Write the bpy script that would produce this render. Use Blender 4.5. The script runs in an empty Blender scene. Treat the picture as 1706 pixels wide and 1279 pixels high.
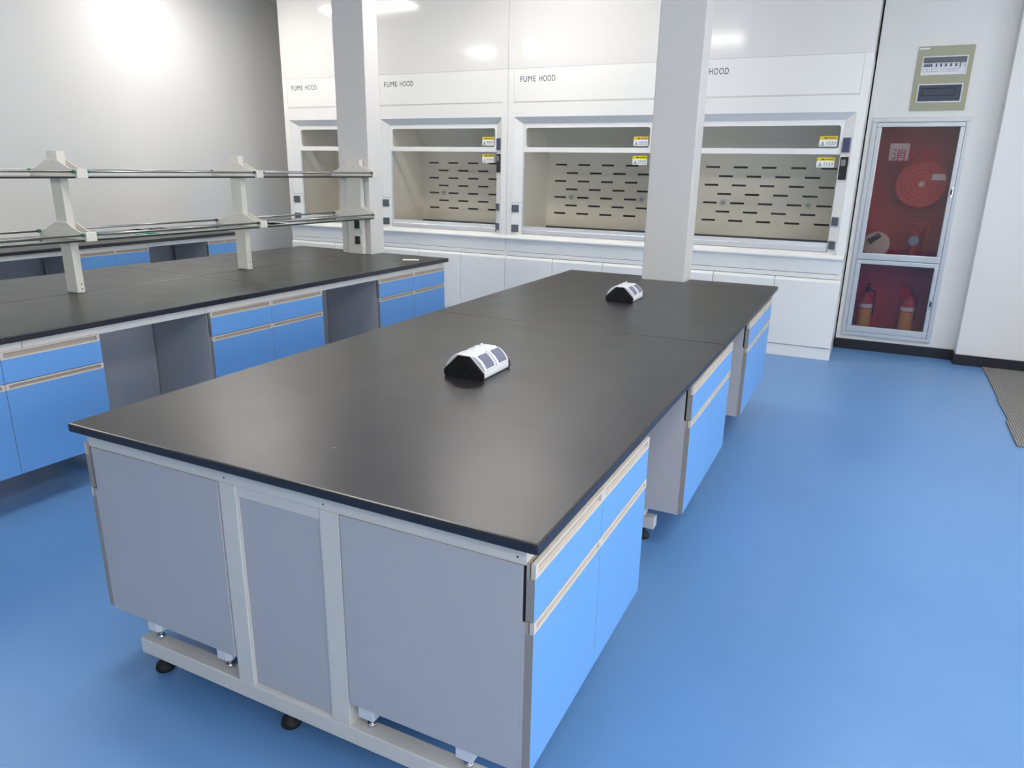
import bpy, bmesh, math, random
from mathutils import Vector, Matrix
random.seed(4)
scene = bpy.context.scene
COL = scene.collection

# ------------------------------------------------------------------ camera
FPX = 1197.451
RIGHT = Vector((0.8965686981, 0.4425680365, 0.0172656470))
DOWN = Vector((0.1420147901, -0.2503365118, -0.9576864990))
FWD = Vector((-0.4195192116, 0.8610837148, -0.2872950872))
CAM = Vector((2.01580840, -1.19512382, 1.53961973))
cd = bpy.data.cameras.new('camera'); cam = bpy.data.objects.new('camera', cd); COL.objects.link(cam)
cd.sensor_fit = 'HORIZONTAL'; cd.sensor_width = 36.0; cd.lens = FPX / 1706 * 36
cd.clip_start = 0.02; cd.clip_end = 100
rm = Matrix((RIGHT, -DOWN, -FWD)).transposed().to_4x4()
cam.matrix_world = Matrix.Translation(CAM) @ rm
scene.camera = cam
# ------------------------------------------------------------------ world, exposure
w = bpy.data.worlds.new('world'); scene.world = w; w.use_nodes = True
w.node_tree.nodes['Background'].inputs[0].default_value = (1.0, 0.99, 0.97, 1)
w.node_tree.nodes['Background'].inputs[1].default_value = 4.0
vs = scene.view_settings
vs.view_transform = 'Standard'; vs.look = 'None'; vs.gamma = 1.0; vs.use_curve_mapping = False
vs.exposure = 1.02
LAMP_STRENGTH = 14.0
LAMP_COLOR = (1.0, 0.955, 0.895)
# daylight enters through the windows of the right-hand wall: portals in their openings guide it
for wy in (-2.7, -.1, 2.5):
    ld = bpy.data.lights.new('window_portal', 'AREA'); ld.shape = 'RECTANGLE'; ld.size = 1.7; ld.size_y = 1.8; ld.cycles.is_portal = True
    lo = bpy.data.objects.new('window_portal', ld); COL.objects.link(lo); lo.location = (5.81, wy, 1.75); lo.rotation_euler = (0, math.pi/2, 0)

# ------------------------------------------------------------------ helpers
def srgb(r, g, b):
    f = lambda c: (c/255/12.92) if c/255 <= .04045 else ((c/255+.055)/1.055)**2.4
    return (f(r), f(g), f(b), 1)

def mat(name, col, rough=.5, metal=0., spec=.5, var=0., vscale=6., bump=0., bscale=60., emit=None, estr=0., rvar=0., coat=0.):
    m = bpy.data.materials.new(name); m.use_nodes = True
    nt = m.node_tree; b = nt.nodes['Principled BSDF']
    b.inputs['Base Color'].default_value = col
    b.inputs['Roughness'].default_value = rough
    b.inputs['Metallic'].default_value = metal
    b.inputs['Specular IOR Level'].default_value = spec
    b.inputs['Coat Weight'].default_value = coat
    b.inputs['Coat Roughness'].default_value = .08
    tc = nt.nodes.new('ShaderNodeTexCoord')
    if var or rvar:
        n = nt.nodes.new('ShaderNodeTexNoise'); n.inputs['Scale'].default_value = vscale; n.inputs['Detail'].default_value = 5
        nt.links.new(tc.outputs['Object'], n.inputs['Vector'])
        if var:
            mx = nt.nodes.new('ShaderNodeMix'); mx.data_type = 'RGBA'
            mx.inputs['A'].default_value = tuple(c*(1-var) for c in col[:3])+(1,)
            mx.inputs['B'].default_value = tuple(min(1, c*(1+var)) for c in col[:3])+(1,)
            nt.links.new(n.outputs['Fac'], mx.inputs['Factor']); nt.links.new(mx.outputs['Result'], b.inputs['Base Color'])
        if rvar:
            mr = nt.nodes.new('ShaderNodeMapRange'); mr.inputs['To Min'].default_value = rough-rvar; mr.inputs['To Max'].default_value = rough+rvar
            nt.links.new(n.outputs['Fac'], mr.inputs['Value']); nt.links.new(mr.outputs['Result'], b.inputs['Roughness'])
    if bump:
        n2 = nt.nodes.new('ShaderNodeTexNoise'); n2.inputs['Scale'].default_value = bscale; n2.inputs['Detail'].default_value = 4
        nt.links.new(tc.outputs['Object'], n2.inputs['Vector'])
        bp = nt.nodes.new('ShaderNodeBump'); bp.inputs['Strength'].default_value = bump; bp.inputs['Distance'].default_value = .002
        nt.links.new(n2.outputs['Fac'], bp.inputs['Height']); nt.links.new(bp.outputs['Normal'], b.inputs['Normal'])
    if emit:
        b.inputs['Emission Color'].default_value = emit; b.inputs['Emission Strength'].default_value = estr
    return m

def glass(name, tint=(1, 1, 1, 1), rough=.0, refl=1.0):
    """thin pane: clear transmission plus Fresnel reflection"""
    m = bpy.data.materials.new(name); m.use_nodes = True
    nt = m.node_tree; nt.nodes.clear()
    o = nt.nodes.new('ShaderNodeOutputMaterial'); t = nt.nodes.new('ShaderNodeBsdfTransparent'); g = nt.nodes.new('ShaderNodeBsdfGlossy')
    fr = nt.nodes.new('ShaderNodeFresnel'); mx = nt.nodes.new('ShaderNodeMixShader'); mu = nt.nodes.new('ShaderNodeMath')
    # the same Fresnel on both sides of the thin sheet (no total reflection on the way out)
    ge = nt.nodes.new('ShaderNodeNewGeometry'); io = nt.nodes.new('ShaderNodeMapRange')
    io.inputs['To Min'].default_value = 1.5; io.inputs['To Max'].default_value = 1/1.5
    nt.links.new(ge.outputs['Backfacing'], io.inputs['Value']); nt.links.new(io.outputs['Result'], fr.inputs['IOR'])
    mu.operation = 'MULTIPLY'; mu.inputs[1].default_value = refl
    t.inputs['Color'].default_value = tint; g.inputs['Roughness'].default_value = rough
    nt.links.new(fr.outputs[0], mu.inputs[0]); nt.links.new(mu.outputs[0], mx.inputs[0])
    nt.links.new(t.outputs[0], mx.inputs[1]); nt.links.new(g.outputs[0], mx.inputs[2]); nt.links.new(mx.outputs[0], o.inputs[0])
    return m

class MB:
    """collects shapes into one mesh"""
    def __init__(s): s.bm = bmesh.new()
    def box(s, x0, x1, y0, y1, z0, z1, mi=0, bev=0.):
        b = bmesh.new() if bev else s.bm
        v = [b.verts.new((x, y, z)) for x in (x0, x1) for y in (y0, y1) for z in (z0, z1)]
        fs = [b.faces.new([v[i] for i in q]) for q in ((0,1,3,2),(4,6,7,5),(0,4,5,1),(2,3,7,6),(0,2,6,4),(1,5,7,3))]
        for f in fs: f.material_index = mi
        if bev:
            bmesh.ops.bevel(b, geom=b.edges[:], offset=bev, segments=2, affect='EDGES', profile=.5)
            for f in b.faces: f.material_index = mi
            s.join(b)
        return fs
    def join(s, b):
        me = bpy.data.meshes.new('tmp'); b.to_mesh(me); b.free(); s.bm.from_mesh(me); bpy.data.meshes.remove(me)
    def prism(s, pts, a0, a1, axis='y', mi=0, bev=0.):
        """closed polygon extruded along an axis. axis y: pts=(x,z); axis x: pts=(y,z); axis z: pts=(x,y)"""
        b = bmesh.new()
        mk = {'y': lambda p, a: (p[0], a, p[1]), 'x': lambda p, a: (a, p[0], p[1]), 'z': lambda p, a: (p[0], p[1], a)}[axis]
        A = [b.verts.new(mk(p, a0)) for p in pts]; B = [b.verts.new(mk(p, a1)) for p in pts]
        n = len(pts); b.faces.new(A); b.faces.new(B[::-1])
        for i in range(n): b.faces.new((A[i], B[i], B[(i+1) % n], A[(i+1) % n]))
        bmesh.ops.recalc_face_normals(b, faces=b.faces[:])
        if bev: bmesh.ops.bevel(b, geom=b.edges[:], offset=bev, segments=2, affect='EDGES', profile=.5)
        for f in b.faces: f.material_index = mi
        s.join(b)
    def quad(s, pts, mi=0):
        f = s.bm.faces.new([s.bm.verts.new(p) for p in pts]); f.material_index = mi; return f
    def cyl(s, p0, p1, r, seg=16, mi=0, r2=None):
        p0, p1 = Vector(p0), Vector(p1); d = p1-p0
        M = Matrix.Translation((p0+p1)/2) @ d.to_track_quat('Z', 'Y').to_matrix().to_4x4()
        k = bmesh.ops.create_cone(s.bm, cap_ends=True, segments=seg, radius1=r, radius2=r if r2 is None else r2, depth=d.length, matrix=M)
        for v in k['verts']:
            for f in v.link_faces: f.material_index = mi; f.smooth = len(f.verts) == 4
    def torus(s, c, axis, R, r, seg=32, ms=10, mi=0):
        q = Vector(axis).to_track_quat('Z', 'Y'); vs_ = []
        for i in range(seg):
            a = 2*math.pi*i/seg; ring = []
            for j in range(ms):
                t = 2*math.pi*j/ms
                ring.append(s.bm.verts.new(Vector(c)+q @ Vector(((R+r*math.cos(t))*math.cos(a), (R+r*math.cos(t))*math.sin(a), r*math.sin(t)))))
            vs_.append(ring)
        for i in range(seg):
            for j in range(ms):
                f = s.bm.faces.new((vs_[i][j], vs_[(i+1) % seg][j], vs_[(i+1) % seg][(j+1) % ms], vs_[i][(j+1) % ms])); f.smooth = True; f.material_index = mi
    def lathe(s, c, prof, seg=24, mi=0):
        """profile of (r, z) spun about the vertical through c"""
        rings = [[s.bm.verts.new((c[0]+r*math.cos(2*math.pi*i/seg), c[1]+r*math.sin(2*math.pi*i/seg), c[2]+z)) for i in range(seg)] for r, z in prof]
        for a, b in zip(rings, rings[1:]):
            for i in range(seg):
                f = s.bm.faces.new((a[i], a[(i+1) % seg], b[(i+1) % seg], b[i])); f.smooth = True; f.material_index = mi
        s.bm.faces.new(rings[0][::-1]).material_index = mi; s.bm.faces.new(rings[-1]).material_index = mi
    def build(s, name, mats, parent=None, loc=None, rot=None, label=None, kind=None):
        me = bpy.data.meshes.new(name)
        bmesh.ops.recalc_face_normals(s.bm, faces=s.bm.faces[:])
        s.bm.to_mesh(me); s.bm.free()
        for m in (mats if isinstance(mats, (list, tuple)) else [mats]): me.materials.append(m)
        return link(name, me, parent, loc, rot, label, kind)

def link(name, me, parent=None, loc=None, rot=None, label=None, kind=None):
    o = bpy.data.objects.new(name, me); COL.objects.link(o)
    if parent: o.parent = parent
    if loc: o.location = loc
    if rot: o.rotation_euler = rot
    if label: o['label'] = label
    if kind: o['kind'] = kind
    return o

def thing(name, label, cat, loc=(0, 0, 0), rz=0., group=None):
    o = link(name, None, None, loc, (0, 0, rz), label); o['category'] = cat
    o.empty_display_size = .1
    if group: o['group'] = group
    return o
def tag(o, label, cat, group=None):
    o['label'] = label; o['category'] = cat
    if group: o['group'] = group
    return o

def text(name, body, size, m, parent, loc, rot, depth=.0006, width=None, bold=0., space=1.):
    cu = bpy.data.curves.new(name, 'FONT'); cu.body = body; cu.size = size; cu.extrude = depth; cu.offset = bold
    cu.space_character = space; cu.align_x = 'LEFT'; cu.align_y = 'BOTTOM_BASELINE'
    t = bpy.data.objects.new(name, cu); COL.objects.link(t)
    bpy.context.view_layer.update()
    me = bpy.data.meshes.new_from_object(t.evaluated_get(bpy.context.evaluated_depsgraph_get()))
    bpy.data.objects.remove(t); bpy.data.curves.remove(cu)
    if width and me.vertices:
        xs = [v.co.x for v in me.vertices]; a, b = min(xs), max(xs)
        for v in me.vertices: v.co.x = (v.co.x-a)*width/(b-a)
    me.materials.clear(); me.materials.append(m)
    return link(name, me, parent, loc, rot)

R90 = math.pi/2
# ------------------------------------------------------------------ materials
M = {}
M['wall'] = mat('wall_paint', srgb(226, 225, 223), .55, var=.015, vscale=2, bump=.03, bscale=220)
M['wall_panel'] = mat('wall_panel_laminate', srgb(234, 233, 230), .4, var=.01, vscale=2)
M['ceil'] = mat('ceiling_white', srgb(225, 225, 222), .8, var=.02, vscale=3)
M['column'] = mat('column_laminate', srgb(220, 218, 214), .45, var=.01, vscale=3)
M['rubber'] = mat('black_skirting', srgb(30, 30, 36), .45)
M['top'] = mat('black_resin_top', srgb(34, 31, 35), .33, spec=.8, rvar=.05, vscale=5, var=.08, bump=.05, bscale=350)
M['scuff'] = mat('pale_scuff', srgb(120, 118, 116), .5)
M['line'] = mat('joint_filler', srgb(74, 73, 74), .4)
M['steel'] = mat('frame_epoxy_white', srgb(228, 223, 214), .35, var=.01)
M['panel'] = mat('grey_laminate', srgb(195, 193, 195), .42, var=.012, vscale=3)
M['blue'] = mat('blue_laminate', srgb(116, 172, 232), .38, var=.012, vscale=4)
M['edge'] = mat('taupe_edge_banding', srgb(160, 153, 146), .45)
M['handle'] = mat('cream_handle', srgb(222, 213, 200), .35)
M['groove'] = mat('handle_groove', srgb(186, 172, 155), .4)
M['dark'] = mat('dark_recess', srgb(20, 18, 20), .6)
M['chrome'] = mat('chrome', (.75, .75, .76, 1), .12, metal=1.)
M['steelrod'] = mat('brushed_rod', (.40, .40, .40, 1), .32, metal=1.)
M['plastic'] = mat('white_plastic', srgb(232, 233, 236), .35)
M['pad'] = mat('black_rubber_pad', srgb(18, 20, 20), .6)
M['hood'] = mat('hood_epoxy_white', srgb(238, 237, 233), .28, var=.006, vscale=3)
M['hoodgloss'] = mat('hood_gloss_white', srgb(230, 228, 224), .12, spec=.5, coat=.25)
M['liner'] = mat('hood_liner', srgb(240, 236, 225), .4, var=.02, vscale=3)
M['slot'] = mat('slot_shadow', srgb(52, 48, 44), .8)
M['hooddeck'] = mat('hood_deck', srgb(96, 95, 96), .4)
M['alu'] = mat('aluminium', (.78, .79, .81, 1), .32, metal=.35)
M['alubright'] = mat('aluminium_frame', srgb(205, 209, 212), .3, metal=.35)
M['socket'] = mat('grey_socket', srgb(88, 93, 102), .4)
M['socketdark'] = mat('black_socket', srgb(42, 40, 46), .35)
M['black'] = mat('black_plastic', srgb(20, 19, 21), .45)
M['screen'] = mat('lcd_screen', srgb(132, 140, 142), .2)
M['bluegrey'] = mat('switch_indigo', srgb(66, 72, 108), .35)
M['yellow'] = mat('sticker_yellow', srgb(222, 200, 40), .45)
M['paper'] = mat('paper_white', srgb(240, 240, 238), .6)
M['ink'] = mat('dark_ink', srgb(70, 72, 84), .6)
M['mattblack'] = mat('matt_black_print', srgb(24, 24, 26), 1., spec=0.)
M['mattgrey'] = mat('matt_grey_print', srgb(60, 62, 70), 1., spec=0.)
M['mattgreen'] = mat('matt_green_print', srgb(30, 120, 84), 1., spec=0.)
M['mattpaper'] = mat('matt_paper', srgb(236, 236, 232), 1., spec=0.)
M['letter'] = mat('hood_lettering', srgb(58, 58, 72), .5)
M['green'] = mat('green_plug', srgb(40, 128, 100), .4)
M['khaki'] = mat('khaki_enamel', srgb(166, 166, 138), .4)
M['red'] = mat('fire_red', srgb(186, 28, 40), .45, var=.05)
M['redtext'] = mat('red_lettering', srgb(128, 18, 34), .5)
M['redreel'] = mat('reel_red', srgb(206, 58, 46), .4)
M['hose'] = mat('canvas_hose', srgb(214, 206, 188), .8)
M['brass'] = mat('valve_metal', (.7, .68, .62, 1), .3, metal=.9)
M['labely'] = mat('extinguisher_label', srgb(222, 160, 48), .5)
M['lamp'] = mat('lamp_diffuser', (.9, .9, .9, 1), .5, emit=LAMP_COLOR+(1,), estr=LAMP_STRENGTH)
M['glass'] = glass('sash_glass', (.985, .98, .96, 1), .02, 1.0)
M['rackglass'] = glass('rack_glass', (.90, .95, .92, 1), .0)
M['glassedge'] = mat('glass_edge_green', srgb(40, 50, 45), .2)
M['cabglass'] = glass('cabinet_glass', (.80, .75, .76, 1), .03, 1.3)
M['smoke'] = glass('smoke_lid', (.8, .83, .88, 1), .05)
M['clearlid'] = mat('smoky_socket_lid', srgb(128, 130, 150), .15)
M['winglass'] = glass('window_glass', (.95, .97, 1, 1))

# blue sheet vinyl floor
m = mat('blue_vinyl', srgb(62, 118, 205), .34, spec=.5); nt = m.node_tree; b = nt.nodes['Principled BSDF']
tc = nt.nodes.new('ShaderNodeTexCoord'); n1 = nt.nodes.new('ShaderNodeTexNoise'); n1.inputs['Scale'].default_value = 1.6; n1.inputs['Detail'].default_value = 8
n2 = nt.nodes.new('ShaderNodeTexNoise'); n2.inputs['Scale'].default_value = 260
mx = nt.nodes.new('ShaderNodeMix'); mx.data_type = 'RGBA'; mx.inputs['A'].default_value = srgb(95, 142, 196); mx.inputs['B'].default_value = srgb(108, 155, 207)
mp = nt.nodes.new('ShaderNodeMapRange'); mp.inputs['To Min'].default_value = .30; mp.inputs['To Max'].default_value = .42
bu = nt.nodes.new('ShaderNodeBump'); bu.inputs['Strength'].default_value = .04; bu.inputs['Distance'].default_value = .002
for n in (n1, n2): nt.links.new(tc.outputs['Object'], n.inputs['Vector'])
nt.links.new(n1.outputs['Fac'], mx.inputs['Factor']); nt.links.new(mx.outputs['Result'], b.inputs['Base Color'])
nt.links.new(n1.outputs['Fac'], mp.inputs['Value']); nt.links.new(mp.outputs['Result'], b.inputs['Roughness'])
nt.links.new(n2.outputs['Fac'], bu.inputs['Height']); nt.links.new(bu.outputs['Normal'], b.inputs['Normal'])
M['floor'] = m
# ribbed grey carpet
m = mat('grey_carpet', srgb(120, 119, 117), .95); nt = m.node_tree; b = nt.nodes['Principled BSDF']
tc = nt.nodes.new('ShaderNodeTexCoord'); wv = nt.nodes.new('ShaderNodeTexWave'); wv.inputs['Scale'].default_value = 22; wv.inputs['Distortion'].default_value = 1.5
nz = nt.nodes.new('ShaderNodeTexNoise'); nz.inputs['Scale'].default_value = 90
mx = nt.nodes.new('ShaderNodeMix'); mx.data_type = 'RGBA'; mx.inputs['A'].default_value = srgb(98, 97, 96); mx.inputs['B'].default_value = srgb(158, 155, 150)
ad = nt.nodes.new('ShaderNodeMath'); ad.operation = 'MULTIPLY'
for n in (wv, nz): nt.links.new(tc.outputs['Object'], n.inputs['Vector'])
nt.links.new(wv.outputs['Fac'], ad.inputs[0]); nt.links.new(nz.outputs['Fac'], ad.inputs[1]); ad.inputs[1].default_value = 1
ml = nt.nodes.new('ShaderNodeMath'); ml.operation = 'MULTIPLY'; ml.inputs[1].default_value = 1.7
nt.links.new(ad.outputs[0], ml.inputs[0]); nt.links.new(ml.outputs[0], mx.inputs['Factor']); nt.links.new(mx.outputs['Result'], b.inputs['Base Color'])
bu = nt.nodes.new('ShaderNodeBump'); bu.inputs['Strength'].default_value = .6; bu.inputs['Distance'].default_value = .004
nt.links.new(ad.outputs[0], bu.inputs['Height']); nt.links.new(bu.outputs['Normal'], b.inputs['Normal'])
M['carpet'] = m

# ------------------------------------------------------------------ the room
XL, XR, YB, YF, ZC = -4.85, 5.6, 6.6, -4.6, 3.4
YP, YP2, XP = 5.99, 5.83, 2.80         # right-hand wall panel, its nearer step, and where it steps
def struct(o, label=None):
    o['kind'] = 'structure'
    if label: o['label'] = label
    return o
q = MB(); q.box(XL-.2, XR+.2, YF-.2, YB+.2, -.12, 0); struct(q.build('floor', M['floor']), 'bright blue sheet vinyl floor')
q = MB(); q.box(XL-.2, XR+.2, YF-.2, YB+.2, ZC, ZC+.12); struct(q.build('ceiling', M['ceil']))
q = MB(); q.box(XL-.2, XL, YF-.2, YB+.2, 0, ZC); struct(q.build('wall_left', M['wall']), 'plain white wall behind the wall bench')
# back wall: behind the hoods, then the panelled part that holds the hydrant cabinet niche
q = MB()
q.box(XL, 1.848, YB, YB+.2, 0, ZC)
NX0, NX1, NZ0, NZ1 = 1.93, 2.565, .17, 1.96
q.box(1.848, NX0, YP, YB+.2, 0, ZC); q.box(NX1, XP, YP, YB+.2, 0, ZC)
q.box(NX0, NX1, YP, YB+.2, 0, NZ0); q.box(NX0, NX1, YP, YB+.2, NZ1, ZC); q.box(NX0, NX1, YP+.30, YB+.2, NZ0, NZ1)
q.box(XP, XR+.2, YP2, YB+.2, 0, ZC)
struct(q.build('wall_back', M['wall_panel']), 'white wall panelling beside the fume hoods')
# front wall (behind the camera) and right wall with windows
q = MB(); q.box(XL-.2, XR+.2, YF-.2, YF, 0, ZC); struct(q.build('wall_front', M['wall']))
WIN = [(-3.6, -1.8), (-1.0, .8), (1.6, 3.4)]
q = MB(); ys = [YF]+[v for a in WIN for v in a]+[YB]
for i in range(0, len(ys), 2): q.box(XR, XR+.2, ys[i], ys[i+1], 0, ZC)
for a, b_ in WIN: q.box(XR, XR+.2, a, b_, 0, .9); q.box(XR, XR+.2, a, b_, 2.6, ZC)
struct(q.build('wall_right', M['wall']))
for i, (a, b_) in enumerate(WIN):
    wroot = struct(link('window_%d' % (i+1), None, None, (XR, a, .9)))
    q = MB(); L = b_-a
    for (y0, y1, z0, z1) in ((0, L, 0, .05), (0, L, 1.65, 1.7), (0, .05, .05, 1.65), (L-.05, L, .05, 1.65), (L/2-.025, L/2+.025, .05, 1.65)): q.box(.06, .12, y0, y1, z0, z1)
    q.build('window_frame', M['plastic'], wroot)
    for k in range(2):
        q = MB(); q.box(.085, .091, .05+k*(L/2-.025), L/2-.025+k*(L/2-.025), .05, 1.65); q.build('pane', M['winglass'], wroot)
# skirting
q = MB(); q.box(1.848, XP-.002, YP-.02, YP, 0, .09); struct(q.build('baseboard_back', M['rubber']), 'black skirting below the hydrant cabinet')
q = MB(); q.box(XP-.012, XR, YP2-.02, YP2, 0, .088); q.box(XP-.012, XP, YP2, YP-.02, 0, .088); struct(q.build('baseboard_right', M['rubber']), 'black skirting of the projecting wall part')
q = MB(); q.box(XL, XL+.015, YF, YB, 0, .09); struct(q.build('baseboard_left', M['rubber']))
# columns that pass through the benches
def column(x0, x1, y0, y1, label):
    q = MB(); q.prism([(x0, y0), (x1, y0), (x1, y1), (x0, y1)], 0, ZC, 'z', bev=.006)
    o = q.build('column', M['column'], label=label); o['kind'] = 'structure'
column(.60, .90, 3.77, 3.965, 'square white column rising at the far end of the black island bench')
column(-2.14, -1.83, 3.89, 4.075, 'square white column at the end of the bench with glass shelves')

# ceiling lights: recessed LED panels
LAMPS = [(-3.75, 4.25), (-3.75, .8), (-.75, 4.25), (-.55, .7), (2.9, 3.3), (2.9, .2), (2.9, -2.6)]
LAMP_PLACE = ['over the wall bench beside the fume hoods', 'over the wall bench away from the fume hoods', 'in front of the middle fume hood', 'between the shelf bench and the island', 'over the open floor before the hydrant cabinet', 'over the open floor beside the island', 'over the open floor behind the island end']
for i, (lx, ly) in enumerate(LAMPS):
    t = thing('ceiling_light', 'rectangular white LED ceiling panel '+LAMP_PLACE[i], 'ceiling light', (lx, ly, ZC), 0, 'LED ceiling panels')
    q = MB()
    for (a, b_, c, d) in ((-.62, .62, -.17, -.15), (-.62, .62, .15, .17), (-.62, -.60, -.15, .15), (.60, .62, -.15, .15)): q.box(a, b_, c, d, -.05, 0)
    q.build('frame', M['plastic'], t)
    q = MB(); q.box(-.60, .60, -.15, .15, -.075, -.035, bev=.006); q.build('diffuser', M['lamp'], t)

# ------------------------------------------------------------------ base cabinets (front faces local -y, local x is the width)
ZT = .81
def cabinet(label, group, wd, loc, rz, depth=.49, zb=.19, feet=True, near_dark=True):
    t = thing('base_cabinet', label, 'cabinet', loc, rz, group)
    z1 = .735
    q = MB(); q.box(.0, wd, .028, .028+depth, zb, z1, bev=.0015)
    q.box(.0, wd, .0205, .028, zb, .598); q.box(.004, wd-.004, .021, .029, .598, z1-.004, 1); q.build('body', [M['panel'], M['dark']], t)  # dark filler stands in for shade in the gap behind the drawer fronts
    hw = wd/2
    def handle(x0, x1, z0, z1_, par):
        q = MB(); e = .014; lip = .0065
        q.box(x0, x1, .010, .020, z0, z1_, 1)
        q.box(x0, x1, -.001, .012, z1_-lip, z1_); q.box(x0, x1, -.001, .012, z0, z0+lip)
        q.box(x0, x0+e, -.001, .012, z0+lip, z1_-lip); q.box(x1-e, x1, -.001, .012, z0+lip, z1_-lip)
        q.build('handle', [M['handle'], M['groove']], par)
    def front(name, x0, x1, z0, zh, z1_):
        q = MB(); fs = q.box(x0, x1, 0, .02, z0, zh, 0)
        for f in fs: f.material_index = 1
        fs[2].material_index = 0
        p = q.build(name, [M['blue'], M['edge']], t)
        handle(x0, x1, zh, z1_, p)
    for k in range(2):
        x0, x1 = k*hw+.001, (k+1)*hw-.001
        front('drawer', x0, x1, .603, .708, .745-.002)
        front('door', x0, x1, zb+.008, .572, .600)
    if feet:
        for fx in (.034, wd-.034):
            for fy in (.18, .475):
                q = MB(); q.prism([(fx-.024, fy-.024), (fx+.024, fy-.024), (fx+.024, fy+.012), (fx+.012, fy+.024), (fx-.024, fy+.024)], .148, zb, 'z', bev=.002)
                f = q.build('foot', M['plastic'], t)
                q = MB(); q.cyl((fx, fy, .112), (fx, fy, .150), .006, 10); q.cyl((fx, fy, .114), (fx, fy, .124), .013, 6); q.build('levelling_bolt', M['chrome'], f)
    return t

# ------------------------------------------------------------------ island bench
isl_w, isl_l = 1.5, 3.927
t = thing('island_worktop', 'long matt black resin worktop of the central island bench', 'worktop', (0, 0, ZT))
ys = 2.0
q = MB(); q.box(0, isl_w, 0, ys-.0006, -.027, 0, bev=.005); q.build('slab', M['top'], t)
q = MB(); pts = [(0, ys+.0006), (isl_w, ys+.0006), (isl_w, isl_l), (.906, isl_l), (.906, 3.764), (.594, 3.764), (.594, isl_l), (0, isl_l)]
q.prism(pts, -.027, 0, 'z', bev=.004); q.build('slab', M['top'], t)
q = MB(); q.quad([(.80, .2, .0006), (.803, .2, .0006), (1.009, 1.99, .0006), (1.006, 1.99, .0006)]); q.quad([(.35, ys-.0015, .0006), (1.35, ys-.0015, .0006), (1.35, ys+.0015, .0006), (.35, ys+.0015, .0006)])
q.build('joint_line', M['line'], t)
q = MB()
for (x, y, l, wd_, a) in ((.56, .83, .10, .0025, -12), (.53, 1.12, .035, .006, 20), (.50, 1.33, .03, .003, 0), (.80, .22, .02, .008, 40), (.93, 2.42, .03, .007, 60), (.99, 2.55, .06, .002, 5), (.20, 1.73, .008, .006, 0), (.31, 1.72, .008, .005, 0), (.42, .44, .05, .0025, 65), (.33, .40, .05, .002, 70), (.02, .09, .02, .006, 75), (.58, .60, .006, .006, 0), (1.25, 1.05, .10, .0015, -40)):
    c, s = math.cos(math.radians(a)), math.sin(math.radians(a))
    P = [(-l/2, -wd_/2), (l/2, -wd_/4), (l/2, wd_/4), (-l/2, wd_/2)]
    q.quad([(x+u*c-v*s, y+u*s+v*c, .0005) for u, v in P])
q.build('scuff_mark', M['scuff'], t, kind='stuff')

fr = thing('bench_frame', 'white steel frame with foot bars carrying the central island bench', 'frame')
zf0, zf1 = .06, .112
def frame_bar(name, *a, bev=.003, parent=fr):
    q = MB(); q.box(*a, bev=bev); return q.build(name, M['steel'], parent)
for k, y0 in enumerate((.03, 1.58, 3.70)):
    frame_bar('beam', .032, 1.462, y0, y0+.04, .735, .782)
    for x0 in (.56, .90): frame_bar('post', x0, x0+.06, y0, y0+.04, zf1, .735)
    fb = frame_bar('foot_bar', .14, 1.352, y0, y0+.05, zf0, zf1)
    for px in (.20, .72, 1.30):
        q = MB(); q.lathe((px, y0+.03, 0), [(.026, 0), (.030, .008), (.026, .022), (.012, .026), (.009, .06)], 16); q.build('foot_pad', M['pad'], fb)
for x0 in (.032, 1.432): frame_bar('side_rail', x0, x0+.03, .07, 3.90, .735, .782)
for px in (.585, .915, 1.44):
    q = MB(); q.cyl((px, .0285, .752), (px, .031, .752), .0022, 8); q.build('screw', M['dark'], fr)
# centre end panel between the posts
t2 = thing('end_panel', 'narrow grey panel between the two posts at the island end', 'panel', (.62, .03, .112))
q = MB(); q.box(.004, .276, .008, .02, .008, .59, bev=.001); q.build('board', M['panel'], t2)
q = MB(); q.box(.0, .28, .004, .02, .592, .623, bev=.001); q.box(0, .28, .004, .02, 0, .008); q.box(0, .004, .004, .02, .008, .592); q.box(.276, .28, .004, .02, .008, .592)
q.build('frame_strip', M['steel'], t2)
XRF, XLF = 1.482, .018
grp = 'base cabinets of the island bench'
cabinet('blue-fronted base cabinet at the island corner showing a grey side panel and levelling feet', grp, .862, (XRF, .028, 0), R90)
cabinet('blue-fronted base cabinet between the two knee spaces of the island, beside the open floor', grp, .862, (XRF, 1.508, 0), R90)
cabinet('blue-fronted island base cabinet opposite the end fume hood', grp, .93, (XRF, 2.90, 0), R90)
cabinet('base cabinet at the island corner facing the bench with glass shelves', grp, .862, (XLF, .89, 0), -R90, depth=.511)
cabinet('middle island base cabinet facing the bench with glass shelves', grp, .862, (XLF, 2.37, 0), -R90)
cabinet('island base cabinet facing the bench with glass shelves, beside the column', grp, .93, (XLF, 3.83, 0), -R90)
# grey back boards in the knee spaces of the island
for (y0, y1, lab) in ((.895, 1.503, 'grey board closing the first knee space of the island'), (2.375, 2.895, 'grey board closing the second knee space of the island')):
    q = MB(); q.box(.905, .921, y0, y1, .17, .733, bev=.001); tag(q.build('back_board', M['panel']), lab, 'panel')

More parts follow.
